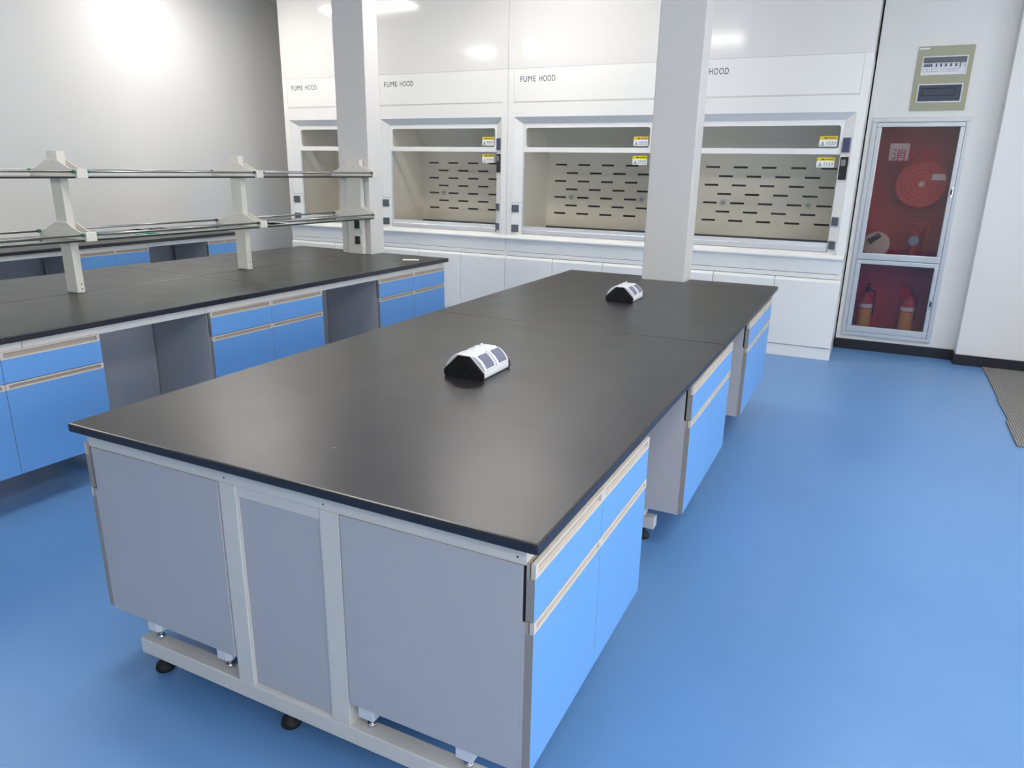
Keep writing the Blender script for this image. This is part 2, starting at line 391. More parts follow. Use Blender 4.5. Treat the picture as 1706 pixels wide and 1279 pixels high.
# ------------------------------------------------------------------ desktop power socket boxes
def socket_box(label, x, y, rz=0.):
    t = thing('power_socket_box', label, 'power socket', (x, y, ZT), rz, 'desktop power socket boxes')
    W, L = .165, .215
    prof = [(-W/2+.006, 0), (W/2-.006, 0), (W/2, .008), (W/2, .026), (.024, .083), (-.024, .083), (-W/2, .026), (-W/2, .008)]
    q = MB(); q.prism([(a*.97, max(b_, .001)) for a, b_ in prof], .008, L-.008, 'y', bev=.003); q.build('housing', M['plastic'], t)
    for y0 in (0, L-.010):
        q = MB(); q.prism(prof, y0, y0+.010, 'y', bev=.002); c = q.build('end_cap', M['black'], t)
        q = MB(); q.cyl((.012, y0-.0006, .018), (.012, y0+.001, .018), .002, 8); q.build('screw', M['chrome'], c)
    sl = math.atan2(.057, W/2-.024); ln = math.hypot(.057, W/2-.024)
    for s in (1, -1):
        for k in range(2):
            yc = .058+k*.098
            # a raised curved bezel with a smoky lid, lying on the slope
            fr_ = MB()
            pts = [(-.036, 0), (.036, 0), (.036, .004), (.022, .011), (0, .014), (-.022, .011), (-.036, .004)]
            fr_.prism(pts, -.044, .044, 'y', bev=.0015)
            rot = (0, s*sl, 0)
            base = Vector((s*(.024+(W/2-.024)/2), yc, .026+.057/2))
            fo = fr_.build('socket_bezel', M['plastic'], t, base, rot)
            op = (s < 0 and k == 1)
            ld = MB(); pts = [(-.026, .0115), (.030, .007), (.030, .009), (.018, .0145), (0, .0165), (-.020, .0155), (-.026, .0135)]
            ld.prism(pts, -.030, .030, 'y', bev=.0008)
            ld.build('lid', M['clearlid'] if s > 0 else M['plastic'], fo)
    q = MB()
    for yy in (.05, .10, .115, .16): q.box(-.020, -.012, yy, yy+.012, .082, .088+.006*(yy > .1), bev=.001)
    q.build('lid_hinge', M['plastic'], t)
    return t
socket_box('white twin-lid power socket box with black ends in the middle of the island worktop', .766, .968)
socket_box('white power socket box with black ends standing before the column on the island worktop', .755, 2.79)

# ------------------------------------------------------------------ bench with glass shelves (slightly skewed to the island)
SK = math.radians(1.888); BO = Vector((-1.2673, 0, 0)); BE = Vector((math.sin(SK), math.cos(SK), 0)); BN = Vector((math.cos(SK), -math.sin(SK), 0))
def B(n, s, z=0.): return BO+BN*n+BE*s+Vector((0, 0, z))
BW, B0, B1 = 1.64, -.55, 4.018
t = thing('shelf_bench_worktop', 'black resin worktop of the bench that carries the glass shelves', 'worktop', B(0, 0, ZT), -SK)
cuts = [B0, .55, 2.19, B1]
def col_notch():
    Mi = (Matrix.Translation(B(0, 0, 0)) @ Matrix.Rotation(-SK, 4, 'Z')).inverted()
    return [Mi @ Vector(p) for p in ((-1.824, 4.2, 0), (-1.824, 3.884, 0), (-2.146, 3.884, 0), (-2.146, 4.2, 0))]
cn = col_notch()
half = -BW/2
for i in range(3):
    s0, s1 = cuts[i]+.0008, cuts[i+1]-.0008
    for (n0, n1) in ((-BW, half-.0008), (half+.0008, 0)):
        q = MB()
        if i < 2: q.prism([(n0, s0), (n1, s0), (n1, s1), (n0, s1)], -.031, 0, 'z', bev=.004)
        else:
            y_in = min(p.y for p in cn)
            xa, xb = cn[2].x, cn[1].x
            if n1 < -.1: P = [(n0, s0), (n1, s0), (n1, y_in), (xa, y_in), (xa, s1), (n0, s1)]
            else: P = [(n0, s0), (n1, s0), (n1, s1), (xb, s1), (xb, y_in), (n0, y_in)]
            q.prism(P, -.031, 0, 'z', bev=.004)
        q.build('slab', M['top'], t)
fr2 = thing('bench_frame', 'white steel frame under the bench with glass shelves', 'frame', B(0, 0), -SK)
rails = [(B0+.05, .62), (.622, 1.598), (1.60, 2.488), (2.49, 3.985)]
for a, b_ in rails:
    q = MB(); q.box(-.055, -.03, a, b_-.001, .737, .779, bev=.002); q.build('side_rail', M['steel'], fr2)
q = MB(); q.box(-BW+.03, -BW+.055, B0+.05, 3.985, .737, .779, bev=.002); q.build('side_rail', M['steel'], fr2)
for s0 in (B0+.06, 1.0, 2.54, 3.70):
    q = MB(); q.box(-BW+.055, -.056, s0, s0+.04, .737, .779); q.build('beam', M['steel'], fr2)
    for n0 in (-BW/2-.18, -BW/2+.12):
        q = MB(); q.box(n0, n0+.06, s0, s0+.04, zf1, .737); q.build('post', M['steel'], fr2)
    q = MB(); q.box(-BW+.15, -.15, s0, s0+.05, zf0, zf1, bev=.003); f = q.build('foot_bar', M['steel'], fr2)
    for n0 in (-.22, -BW+.22):
        q = MB(); q.lathe((n0, s0+.025, 0), [(.026, 0), (.030, .008), (.026, .022), (.012, .026), (.009, .06)], 12); q.build('foot_pad', M['pad'], f)
grp = 'base cabinets under the bench with glass shelves'
for (s0, s1, lab) in ((.07, .968, 'blue-fronted base cabinet under the shelf bench, opposite the near end of the island'), (1.612, 2.511, 'blue-fronted base cabinet between two knee spaces of the shelf bench'), (3.114, 3.985, 'blue-fronted base cabinet at the shelf bench end beside the fume hoods')):
    cabinet(lab, grp, s1-s0, B(-.022, s0), R90-SK, zb=.172, feet=True)
for (s0, s1, lab) in ((.972, 1.607, 'grey back board in the shelf bench knee space opposite the island corner'), (2.516, 3.108, 'grey back board in the knee space of the shelf bench, beside its end cabinet')):
    q = MB(); q.box(-.546, -.53, s0, s1, .15, .735, bev=.001)
    o = q.build('back_board', M['panel'], None, B(0, 0), (0, 0, -SK)); tag(o, lab, 'panel')

# reagent rack
rk = thing('reagent_rack', 'white two-tier reagent rack with glass shelves and chrome guard rails on the bench', 'rack', B(-.862, 0, ZT), -SK-.0125)
posts = [.17, 1.380, 2.610, 3.835]; LEV = [1.117-ZT, 1.452-ZT]; HWD = .212
for k, s in enumerate(posts):
    hw = .075 if k == 3 else .05
    q = MB(); q.box(-hw, hw, s-.022, s+.022, .0015, 1.588-ZT, bev=.002); p = q.build('post', M['steel'], rk)
    q = MB()
    for z in (.022, .05): q.cyl((hw-.0005, s+.006, z), (hw+.0008, s+.006, z), .004, 8)
    q.build('screw', M['dark'], p)
    if k == 3:
        for zc in (1.06-ZT, .928-ZT):
            q = MB(); q.box(.002, .072, s-.028, s-.0215, zc-.045, zc+.045, bev=.002); so = q.build('socket_plate', M['plastic'], p)
            q = MB(); q.box(.004, .056, s-.036, s-.027, zc-.034, zc+.034, bev=.003); q.build('socket', M['socketdark'], so)
    for z in LEV:
        half_pts = [(HWD, 0), (HWD, .034), (HWD-.012, .038), (hw+.10, .050), (hw+.045, .073), (hw+.012, .088), (hw+.001, .091)]
        pts = [(-a, b_) for a, b_ in reversed(half_pts)][::-1]
        prof = [(a, z+b_) for a, b_ in half_pts]+[(-a, z+b_) for a, b_ in reversed(half_pts)]
        q = MB(); q.prism(prof, s-.030, s-.0222, 'y', bev=.0012); q.prism(prof, s+.0222, s+.030, 'y', bev=.0012)
        for sg in (1, -1):
            q.box(sg*HWD-.014, sg*HWD+.014, s-.03, s+.03, z-.004, z+.045, bev=.003)
        q.box(-HWD, HWD, s-.03, s+.03, z-.005, z-.001)
        br = q.build('bracket', M['steel'], rk)
        q = MB(); q.cyl((.012, s-.0306, z+.076), (.012, s-.029, z+.076), .003, 8); q.build('screw', M['dark'], br)
for k in range(3):
    a, b_ = posts[k]+.031, posts[k+1]-.031
    for z in LEV:
        q = MB(); q.box(-HWD+.004, HWD-.004, a, b_, z-.005, z+.005)
        for f in q.bm.faces:
            if abs(f.normal.z) < .5: f.material_index = 1
        q.bm.normal_update()
        for f in q.bm.faces: f.material_index = 0 if abs(f.normal.z) > .5 else 1
        q.build('glass_shelf', [M['rackglass'], M['glassedge']], rk)
        for sg in (1, -1):
            q = MB(); q.cyl((sg*HWD, a, z+.031), (sg*HWD, b_, z+.031), .0065, 12); rl = q.build('guard_rail', M['steelrod'], rk)
            for s_, d in ((a, .014), (b_, -.014)):
                q = MB(); q.cyl((sg*HWD, s_, z+.031), (sg*HWD, s_+d, z+.031), .0095, 12); q.build('end_plug', M['green'] if k < 2 and not (k == 1 and d < 0) else M['socket'], rl)
# labels stuck on the lower shelves
def label_card(label, n, s, z, l, wd_, parts, rz=0., name='shelf_label'):
    o = thing(name, label, 'label', B(n, s, z), -SK+rz)
    q = MB(); q.box(-wd_/2, wd_/2, -l/2, l/2, 0, .0012); q.build('card', M['mattpaper'], o)
    for (a, b_, c, d, mm) in parts:
        q = MB(); q.box(a, b_, c, d, .0012, .0017); q.build('print', mm, o)
    return o
zsh = LEV[0]+ZT+.0056
label_card('white paper label with black print lying on the lower glass shelf', -.945, 2.0, zsh, .24, .20, [(-.09, .09, -.118, -.06, M['mattblack']), (-.08, .08, -.03, .035, M['mattgrey']), (-.08, .08, .05, .105, M['mattgrey'])])
label_card('small label with green print at the front edge of the lower glass shelf', -.70, 1.77, zsh, .16, .10, [(-.035, .035, -.075, -.04, M['mattgreen']), (-.04, .04, -.02, .07, M['mattgreen'])])
label_card('black and white label lying on the lower glass shelf beside the column', -.735, 2.84, zsh, .22, .18, [(-.08, .08, -.10, .03, M['mattblack'])])
o = thing('paper_slip', 'small white paper slip on the black bench top near the fume hoods', 'paper', B(-.185, 3.74, ZT), .5)
q = MB(); q.box(-.065, .065, -.04, .04, .0005, .0015); q.build('sheet', M['paper'], o)

# ------------------------------------------------------------------ wall bench
WB0, WB1, WXF, WZ = .2, 4.62, -4.10, .835
t = thing('wall_bench_worktop', 'black worktop of the bench along the plain white wall', 'worktop', (WXF, 0, WZ))
wc = [WB0, 1.6, 3.1, WB1]
for i in range(3):
    q = MB(); q.prism([(XL-WXF+.002, wc[i]+.001), (0, wc[i]+.001), (0, wc[i+1]-.001), (XL-WXF+.002, wc[i+1]-.001)], -.031, 0, 'z', bev=.004); q.build('slab', M['top'], t)
fr3 = thing('bench_frame', 'white steel frame of the bench along the plain white wall', 'frame', (WXF, 0, 0))
for a, b_ in ((WB0+.03, 2.08), (2.082, 3.48), (3.482, WB1-.03)):
    q = MB(); q.box(-.055, -.03, a, b_, .762, .804, bev=.002); q.build('side_rail', M['steel'], fr3)
for s0 in (.5, 2.1, 3.5, 4.1):
    q = MB(); q.box(-.72, -.68, s0, s0+.04, .112, .804); q.build('post', M['steel'], fr3)
    q = MB(); q.box(-.72, -.056, s0, s0+.04, .760, .804); q.build('beam', M['steel'], fr3)
    q = MB(); q.box(-.72, -.12, s0, s0+.04, .0, .112); q.build('foot_bar', M['steel'], fr3)
grp = 'base cabinets of the wall bench'
for (y0, y1, lab) in ((1.37, 2.07, 'blue-fronted wall-bench cabinet hidden behind the reagent rack end'), (2.785, 3.475, 'blue-fronted cabinet of the bench along the plain wall, framed by the reagent rack posts'), (4.172, 4.60, 'blue-fronted cabinet at the wall bench end nearest the fume hoods')):
    c = cabinet(lab, grp, y1-y0, (WXF-.022, y0, .022), R90, depth=.48, feet=True)
q = MB(); q.box(XL+.13, XL+.146, WB0+.05, WB1-.05, .15, .755); tag(q.build('back_board', M['panel']), 'grey board at the back of the wall bench knee spaces', 'panel')

# ------------------------------------------------------------------ fume hoods
HY = 5.40
def arc_rect(x0, x1, z0, z1, r, n=5):
    P = []
    for cx, cz, a0 in ((x1-r, z1-r, 0), (x0+r, z1-r, 90), (x0+r, z0+r, 180), (x1-r, z0+r, 270)):
        for i in range(n+1):
            a = math.radians(a0+90*i/n); P.append((cx+r*math.cos(a), cz+r*math.sin(a)))
    return P
def ring_plate(q, outer, inner, y0, y1, mi=0):
    """rectangular plate with a rounded opening: outer (x0,x1,z0,z1)"""
    x0, x1, z0, z1 = outer; n = len(inner)
    # outer points: match the corners exactly
    per = n//4; O = []
    for i, p in enumerate(inner):
        c, k = i//per, i % per
        side = (k < per/2) == (c % 2 == 0)        # this half of the arc faces a vertical side of the plate
        O.append((x1 if c in (0, 3) else x0, p[1]) if side else (p[0], z1 if c in (0, 1) else z0))
    for c, (cx, cz) in enumerate(((x1, z1), (x0, z1), (x0, z0), (x1, z0))): O[c*per+per//2] = (cx, cz)
    bm = q.bm
    f0 = [bm.verts.new((p[0], y0, p[1])) for p in inner]; g0 = [bm.verts.new((p[0], y0, p[1])) for p in O]
    f1 = [bm.verts.new((p[0], y1, p[1])) for p in inner]; g1 = [bm.verts.new((p[0], y1, p[1])) for p in O]
    for i in range(n):
        j = (i+1) % n
        for A in ((f0[i], f0[j], g0[j], g0[i]), (f1[i], g1[i], g1[j], f1[j]), (f0[i], f1[i], f1[j], f0[j]), (g0[i], g0[j], g1[j], g1[i])):
            bm.faces.new(A).material_index = mi
def fume_hood(x0, wd, ndoor, label):
    T = thing('fume_hood', label, 'fume hood', (x0, HY, 0), 0, 'row of white fume hoods')
    g = .0015; a, b_ = g, wd-g; YBK = .86
    jl, jr = .145, wd-.145                          # inner edges of the jambs (sash width)
    # carcass: sides, back and top behind the facade
    q = MB()
    q.box(a, a+.02, .005, YBK, 0.0, 2.44); q.box(b_-.02, b_, .005, YBK, 0.0, 2.44); q.box(a, b_, YBK-.02, YBK, 0, 2.44)
    q.box(a+.02, b_-.02, .03, YBK-.02, .845, .865); q.box(a+.02, b_-.02, .032, YBK-.02, 2.42, 2.438)
    q.build('carcass', M['hood'], T)
    # upper filler panel up to the ceiling
    q = MB(); q.box(a, b_, .0, .03, 2.4405, ZC-.002, bev=.0015); q.box(a, a+.02, .03, YBK, 2.4405, ZC-.002); q.box(b_-.02, b_, .03, YBK, 2.4405, ZC-.002); q.build('upper_panel', M['hoodgloss'], T)
    # facade: stiles, header and splayed reveal round the sash
    q = MB(); e = .062
    q.box(a, a+e, 0, .02, .853, 2.4395); q.box(b_-e, b_, 0, .02, .853, 2.4395)
    q.box(a+e, b_-e, 0, .02, 2.012, 2.136)
    rv = .060
    q.quad([(a+e, 0, 2.012), (b_-e, 0, 2.012), (jr, rv, 1.952), (jl, rv, 1.952)])
    q.quad([(a+e, 0, .90), (a+e, 0, 2.012), (jl, rv, 1.952), (jl, rv, .90)])
    q.quad([(b_-e, 0, .90), (b_-e, 0, 2.012), (jr, rv, 1.952), (jr, rv, .90)])
    q.build('facade', M['hood'], T)
    q = MB(); q.prism([(.002, 2.4395), (.03, 2.4395), (.03, 2.128), (.018, 2.134), (.002, 2.150)], a+e+.001, b_-e-.001, 'x'); npnl = q.build('name_panel', M['hood'], T)
    lx = .128
    for wd_txt, dx, ww in (('FUME', 0, .160), ('HOOD', .196, .161)):
        text('lettering', wd_txt, .072, M['letter'], npnl, (lx+dx, .0015, 2.322), (R90, 0, 0), .0004, ww, bold=0., space=1.12)
    # fixed upper window frame, with rounded opening
    q = MB(); wx0, wx1, wz0, wz1 = jl+.028, jr-.020, 1.738, 1.915
    ring_plate(q, (jl-.004, jr+.004, 1.693, 1.955), arc_rect(wx0, wx1, wz0, wz1, .022), rv-.004, rv+.02); q.build('window_frame', M['hood'], T)
    q = MB(); q.box(wx0-.01, wx1+.01, rv+.008, rv+.013, wz0-.01, wz1+.01); uw = q.build('upper_pane', M['glass'], T)
    # sliding sash: pane and aluminium bottom rail
    q = MB(); q.box(jl, jr, rv+.010, rv+.015, .975, 1.70); sp = q.build('sash_pane', M['glass'], T)
    q = MB(); q.prism([(rv-.012, .912), (rv+.022, .912), (rv+.022, .985), (rv-.002, .985), (rv-.004, .955), (rv-.014, .950)], jl+.004, jr-.004, 'x', bev=.0015)
    q.box(jl, jl+.014, rv+.002, rv+.02, .985, 1.693); q.build('sash_rail', M['alu'], T)
    # sill / airfoil
    q = MB(); q.prism([(-.028, .858), (-.030, .872), (-.012, .890), (.05, .908), (.12, .912), (.12, .853), (-.020, .853)], a, b_, 'x', bev=.002); q.build('sill', M['hood'], T)
    # apron under the sill
    q = MB(); q.prism([(-.012, .853), (.03, .853), (.03, .735), (.004, .735)], a, b_, 'x'); q.build('apron', M['hood'], T)
    q = MB(); q.box(a+.002, b_-.002, .012, .03, .10, .737); q.build('shadow_gap', M['dark'], T)
    q = MB(); q.box(a, b_, -.004, .010, .694, .731, bev=.001); q.build('rail_strip', M['hood'], T)
    dw = wd/ndoor
    for k in range(ndoor):
        q = MB(); d0, d1 = k*dw+.002, (k+1)*dw-.002
        q.prism([(-.018, .106), (.010, .106), (.010, .690), (.002, .690), (-.010, .678), (-.018, .664)], d0, d1, 'x', bev=.0015); q.build('door', M['hood'], T)
    q = MB(); q.box(a, b_, -.006, .02, .0, .100); q.build('plinth', M['hood'], T)
    # lined chamber with slotted rear baffle
    q = MB(); d0, d1, bz = rv+.02, .68, .958
    q.box(a+.02, jl, d0, d1+.1, .91, 2.0); q.box(jr, b_-.02, d0, d1+.1, .91, 2.0); q.box(jl, jr, d0, d1+.1, 1.985, 2.0)
    q.build('liner', M['liner'], T)
    q = MB(); q.box(jl, jr, rv+.024, d1+.12, .905, .925); q.box(jl, jr, d1-.02, d1, .925, .955); q.build('work_deck', M['hooddeck'], T)
    # baffle with real slots
    rows = [1.585-.082*i for i in range(7)]
    n_odd = 5 if wd > 1.4 else 4
    slots = []
    off = (wd-(n_odd-1)*.256)/2+.022
    for i, z in enumerate(rows):
        nn = n_odd if i % 2 == 0 else n_odd-1
        for k in range(nn):
            xc = off+k*.256+(.128 if i % 2 else 0); slots.append((xc-.065, xc+.065, z-.009, z+.009))
    xs = sorted({jl, jr}.union(*[{s[0], s[1]} for s in slots])); xs = [x for x in xs if jl <= x <= jr]
    zs = sorted({.95, 1.80}.union(*[{s[2], s[3]} for s in slots]))
    q = MB(); V = {}
    def vv(x, z):
        if (x, z) not in V: V[(x, z)] = q.bm.verts.new((x, d1, z))
        return V[(x, z)]
    for i in range(len(xs)-1):
        for j in range(len(zs)-1):
            cx, cz = (xs[i]+xs[i+1])/2, (zs[j]+zs[j+1])/2
            if any(s[0] < cx < s[1] and s[2] < cz < s[3] for s in slots): continue
            q.bm.faces.new((vv(xs[i], zs[j]), vv(xs[i+1], zs[j]), vv(xs[i+1], zs[j+1]), vv(xs[i], zs[j+1])))
    for s in slots:      # slot edges give the sheet its thickness
        y1 = d1+.006
        for A in (((s[0], s[2]), (s[1], s[2])), ((s[1], s[2]), (s[1], s[3])), ((s[1], s[3]), (s[0], s[3])), ((s[0], s[3]), (s[0], s[2]))):
            q.quad([(A[0][0], d1, A[0][1]), (A[1][0], d1, A[1][1]), (A[1][0], y1, A[1][1]), (A[0][0], y1, A[0][1])])
    # upper baffle leaning forward
    q.quad([(jl, d1, 1.80), (jr, d1, 1.80), (jr, d1-.22, 1.985), (jl, d1-.22, 1.985)])
    bf = q.build('baffle', M['liner'], T)
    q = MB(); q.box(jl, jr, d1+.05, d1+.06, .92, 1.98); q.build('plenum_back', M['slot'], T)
    if wd > 1.4:
        for xc in (.42, wd-.385):
            q = MB(); q.cyl((xc, d1-.008, rows[4]+.004), (xc, d1, rows[4]+.004), .028, 20); pt = q.build('service_port', M['alubright'], bf)
            q = MB(); q.cyl((xc, d1-.010, rows[4]+.004), (xc, d1-.007, rows[4]+.004), .007, 10); q.build('port_hole', M['dark'], pt)
    # warning stickers on both panes
    for (zs_, par) in ((1.754, uw), (1.590, sp)):
        sx = jr-.035-.135; yy = rv+.0075 if par is uw else rv+.0095
        q = MB(); q.box(sx, sx+.135, yy-.0008, yy, zs_, zs_+.052); st = q.build('warning_sticker', M['paper'], par)
        q = MB(); q.box(sx, sx+.135, yy-.0012, yy-.0002, zs_+.052, zs_+.080); q.build('sticker_header', M['yellow'], st)
        q = MB(); tri = [(.010, .008), (.042, .008), (.026, .040)]
        for i in range(3):
            p, r_ = tri[i], tri[(i+1) % 3]; c_ = (.026, .0187); kk = .62
            q.quad([(sx+p[0], yy-.0014, zs_+p[1]), (sx+r_[0], yy-.0014, zs_+r_[1]), (sx+c_[0]+(r_[0]-c_[0])*kk, yy-.0014, zs_+c_[1]+(r_[1]-c_[1])*kk), (sx+c_[0]+(p[0]-c_[0])*kk, yy-.0014, zs_+c_[1]+(p[1]-c_[1])*kk)])
        q.quad([(sx+.0245, yy-.0014, zs_+.014), (sx+.0275, yy-.0014, zs_+.014), (sx+.0275, yy-.0014, zs_+.026), (sx+.0245, yy-.0014, zs_+.026)])
        for k in range(4):
            X = sx+.052+k*.020
            q.box(X, X+.014, yy-.0014, yy-.0006, zs_+.033, zs_+.036); q.box(X, X+.014, yy-.0014, yy-.0006, zs_+.024, zs_+.0265); q.box(X+.0055, X+.0085, yy-.0014, yy-.0006, zs_+.022, zs_+.040)
        q.box(sx+.052, sx+.126, yy-.0014, yy-.0006, zs_+.012, zs_+.015)
        q.box(sx+.034, sx+.058, yy-.0016, yy-.0010, zs_+.060, zs_+.070); q.box(sx+.064, sx+.126, yy-.0016, yy-.0010, zs_+.062, zs_+.068)
        q.build('sticker_print', M['ink'], st)
    # fittings on the splayed jambs
    aL = math.atan2(rv, jl-e-a); aR = math.atan2(rv, jr-(b_-e))
    def on_left(name, zc, w2, h2, th, m, par=T, u=.42):
        q = MB(); q.box(-w2, w2, -th, .0, -h2, h2, bev=.002)
        return q.build(name, m, par, (a+e+(jl-a-e)*u, rv*u, zc), (0, 0, aL))
    def on_right(name, zc, w2, h2, th, m, par=T, u=.42):
        q = MB(); q.box(-w2, w2, -th, .0, -h2, h2, bev=.002)
        return q.build(name, m, par, (b_-e+(jr-b_+e)*u, rv*u, zc), (0, 0, -math.atan2(rv, b_-e-jr)))
    for zc in (1.157, .965): on_left('outlet', zc, .036, .036, .010, M['socket'], u=.3)
    q = MB(); q.box(-.05, .05, -.001, 0, -.0012, .0012); q.build('jamb_seam', M['ink'], T, (a+e+(jl-a-e)*.45, rv*.45, 1.215), (0, 0, aL))
    on_right('rocker_switch', 1.765, .030, .055, .016, M['bluegrey'], u=.5)
    q = MB(); q.box(-.034, .034, -.012, 0, -.088, .088, bev=.002)
    ct = q.build('controller', M['black'], T, (b_-e+(jr-b_+e)*.5, rv*.5, 1.585), (0, 0, -math.atan2(rv, b_-e-jr)))
    q = MB(); q.box(-.022, .022, -.0135, -.011, .02, .068); q.build('display', M['screen'], ct)
    for r_ in range(3):
        for c_ in range(3):
            q = MB(); q.box(-.022+c_*.016, -.012+c_*.016, -.0135, -.011, -.014-r_*.02, -.006-r_*.02); q.build('button', M['ink'], ct)
    for zc in (1.165, .972): 
        pl = on_right('outlet_plate', zc, .045, .045, .006, M['plastic'], u=.5)
        q = MB(); q.box(-.030, .030, -.020, -.005, -.034, .034, bev=.004); q.build('outlet', M['socket'], pl)
    return T
PX = [-4.11, -2.86, -1.295, .27, 1.838]
fume_hood(PX[0], PX[1]-PX[0], 2, 'narrow white fume hood at the plain wall end of the row, partly behind the column')
fume_hood(PX[1], PX[2]-PX[1], 3, 'white fume hood directly beside the narrow one, behind the shelf bench end')
fume_hood(PX[2], PX[3]-PX[2], 3, 'white fume hood in the middle of the row, between the two columns')
fume_hood(PX[3], PX[4]-PX[3], 3, 'white fume hood at the row end beside the hydrant cabinet, its control panel showing')

# ------------------------------------------------------------------ hydrant cabinet in the wall niche
T = thing('hydrant_cabinet', 'recessed fire hydrant cabinet with aluminium frame and two red-lettered glass doors', 'cabinet', (0, YP, 0))
fx0, fx1, fz0, fz1 = 1.888, 2.608, .128, 2.0
q = MB()
for (a, b_, c, d) in ((NX0+.002, NX0+.006, NZ0+.002, NZ1-.002), (NX1-.006, NX1-.002, NZ0+.002, NZ1-.002)): q.box(a, b_, .0, .27, c, d)
for (c, d) in ((NZ0+.002, NZ0+.006), (NZ1-.006, NZ1-.002), (.80, .83)): q.box(NX0+.006, NX1-.006, .0 if d-c < .02 else .03, .27, c, d)
q.box(NX0+.002, NX1-.002, .265, .27, NZ0+.002, NZ1-.002); q.build('box_lining', M['red'], T)
def frame_rect(q, x0, x1, z0, z1, wv_, y0, y1, bev=.0):
    for (a, b_, c, d) in ((x0, x1, z1-wv_, z1), (x0, x1, z0, z0+wv_), (x0, x0+wv_, z0+wv_, z1-wv_), (x1-wv_, x1, z0+wv_, z1-wv_)): q.box(a, b_, y0, y1, c, d, bev=bev)
q = MB(); frame_rect(q, fx0, fx1, fz0, fz1, .034, -.022, -.001, bev=.003); q.build('outer_frame', M['alubright'], T)
for (z0, z1, nm) in ((.82, 1.964, 'upper'), (.164, .816, 'lower')):
    q = MB(); wv_ = .042; q2x0, q2x1 = fx0+.036, fx1-.036
    z_in0, z_in1 = z0+.055, z1-.036
    for (a, b_, c, d) in ((q2x0, q2x1, z_in1, z1), (q2x0, q2x1, z0, z_in0), (q2x0, q2x0+.040, z_in0, z_in1), (q2x1-.034, q2x1, z_in0, z_in1)): q.box(a, b_, -.020, .012, c, d, bev=.004)
    dr = q.build('door', M['alubright'], T)
    q = MB(); q.box(q2x0+.030, q2x1-.024, -.006, -.001, z_in0-.01, z_in1+.01); q.build('pane', M['cabglass'], dr)
    zl = (z0+z1)/2+(.02 if nm == 'upper' else -.02)
    q = MB(); q.box(q2x1-.024, q2x1-.006, -.030, -.019, zl-.045, zl+.045, bev=.002); lk = q.build('latch', M['chrome'], dr)
    q = MB(); q.box(q2x1-.021, q2x1-.009, -.033, -.029, zl-.02, zl+.02, bev=.001); q.build('latch_button', M['socketdark'], lk)
    if nm == 'upper':
        text('lettering', '消火栓', .105, M['redtext'], dr, (2.075, -.0075, 1.665), (R90, 0, 0), .0003, .335)
    else:
        text('lettering', '灭火器', .095, M['redtext'], dr, (2.09, -.0075, .52), (R90, 0, 0), .0003, .31)
# notice card behind the glass
q = MB(); q.box(2.05, 2.20, .07, .0715, 1.66, 1.80); o = q.build('notice_card', M['wall'], None, (0, YP, 0)); tag(o, 'pale notice card behind the upper glass of the hydrant cabinet', 'card')
# hose reel
T2 = thing('hose_reel', 'red disc-shaped fire hose reel behind the upper glass of the hydrant cabinet', 'hose reel', (2.335, YP+.155, 1.47))
q = MB(); q.cyl((0, -.045, 0), (0, -.035, 0), .192, 40); q.cyl((0, .035, 0), (0, .045, 0), .192, 40); q.torus((0, -.045, 0), (0, 1, 0), .188, .010, 40, 8); q.torus((0, .045, 0), (0, 1, 0), .188, .010, 40, 8); q.build('drum', M['redreel'], T2)
q = MB()
for r_ in (.05, .085, .12, .155): q.torus((0, -.046, 0), (0, 1, 0), r_, .004, 32, 6)
q.build('rib', M['redreel'], T2)
q = MB(); q.cyl((0, -.055, 0), (0, .10, 0), .022, 16); q.build('axle', M['brass'], T2)
q = MB(); q.box(.07, .175, -.0525, -.0505, .035, .085); q.build('rating_plate', M['paper'], T2)
# valve
T2 = thing('hydrant_valve', 'red hydrant valve with metal outlet below the hose reel', 'valve', (2.345, YP+.13, .835))
q = MB(); q.lathe((0, 0, .0), [(.045, 0), (.045, .02), (.032, .03), (.032, .13), (.05, .16), (.05, .22), (.03, .24), (.012, .25), (.012, .30)], 20); q.build('valve_body', M['red'], T2)
q = MB(); q.torus((0, 0, .31), (0, 0, 1), .055, .009, 24, 8); q.box(-.052, .052, -.006, .006, .304, .316); q.box(-.006, .006, -.052, .052, .304, .316); q.build('handwheel', M['red'], T2)
q = MB(); q.cyl((0, -.03, .19), (0, -.105, .165), .036, 20); q.cyl((0, -.105, .165), (0, -.115, .162), .042, 20); q.build('outlet_cap', M['brass'], T2)
q = MB(); q.cyl((.1, .03, .0), (.1, .03, .28), .014, 12); q.cyl((.1, .03, .28), (0, .03, .19), .012, 12); q.build('supply_pipe', M['red'], T2)
# rolled canvas hose
T2 = thing('rolled_hose', 'rolled off-white canvas fire hose at the bottom of the upper hydrant compartment', 'hose', (2.06, YP+.12, .832))
q = MB()
for r_ in (.025, .045, .065, .085, .103): q.torus((0, 0, .112), (0, 1, 0), r_, .0095, 32, 8)
q.cyl((0, -.03, .112), (0, .03, .112), .103, 32); q.build('coil', M['hose'], T2)
q = MB(); q.cyl((.02, -.05, .20), (-.04, -.06, .15), .022, 16); q.cyl((-.04, -.06, .15), (-.06, -.062, .133), .026, 16); q.build('coupling', M['black'], T2)
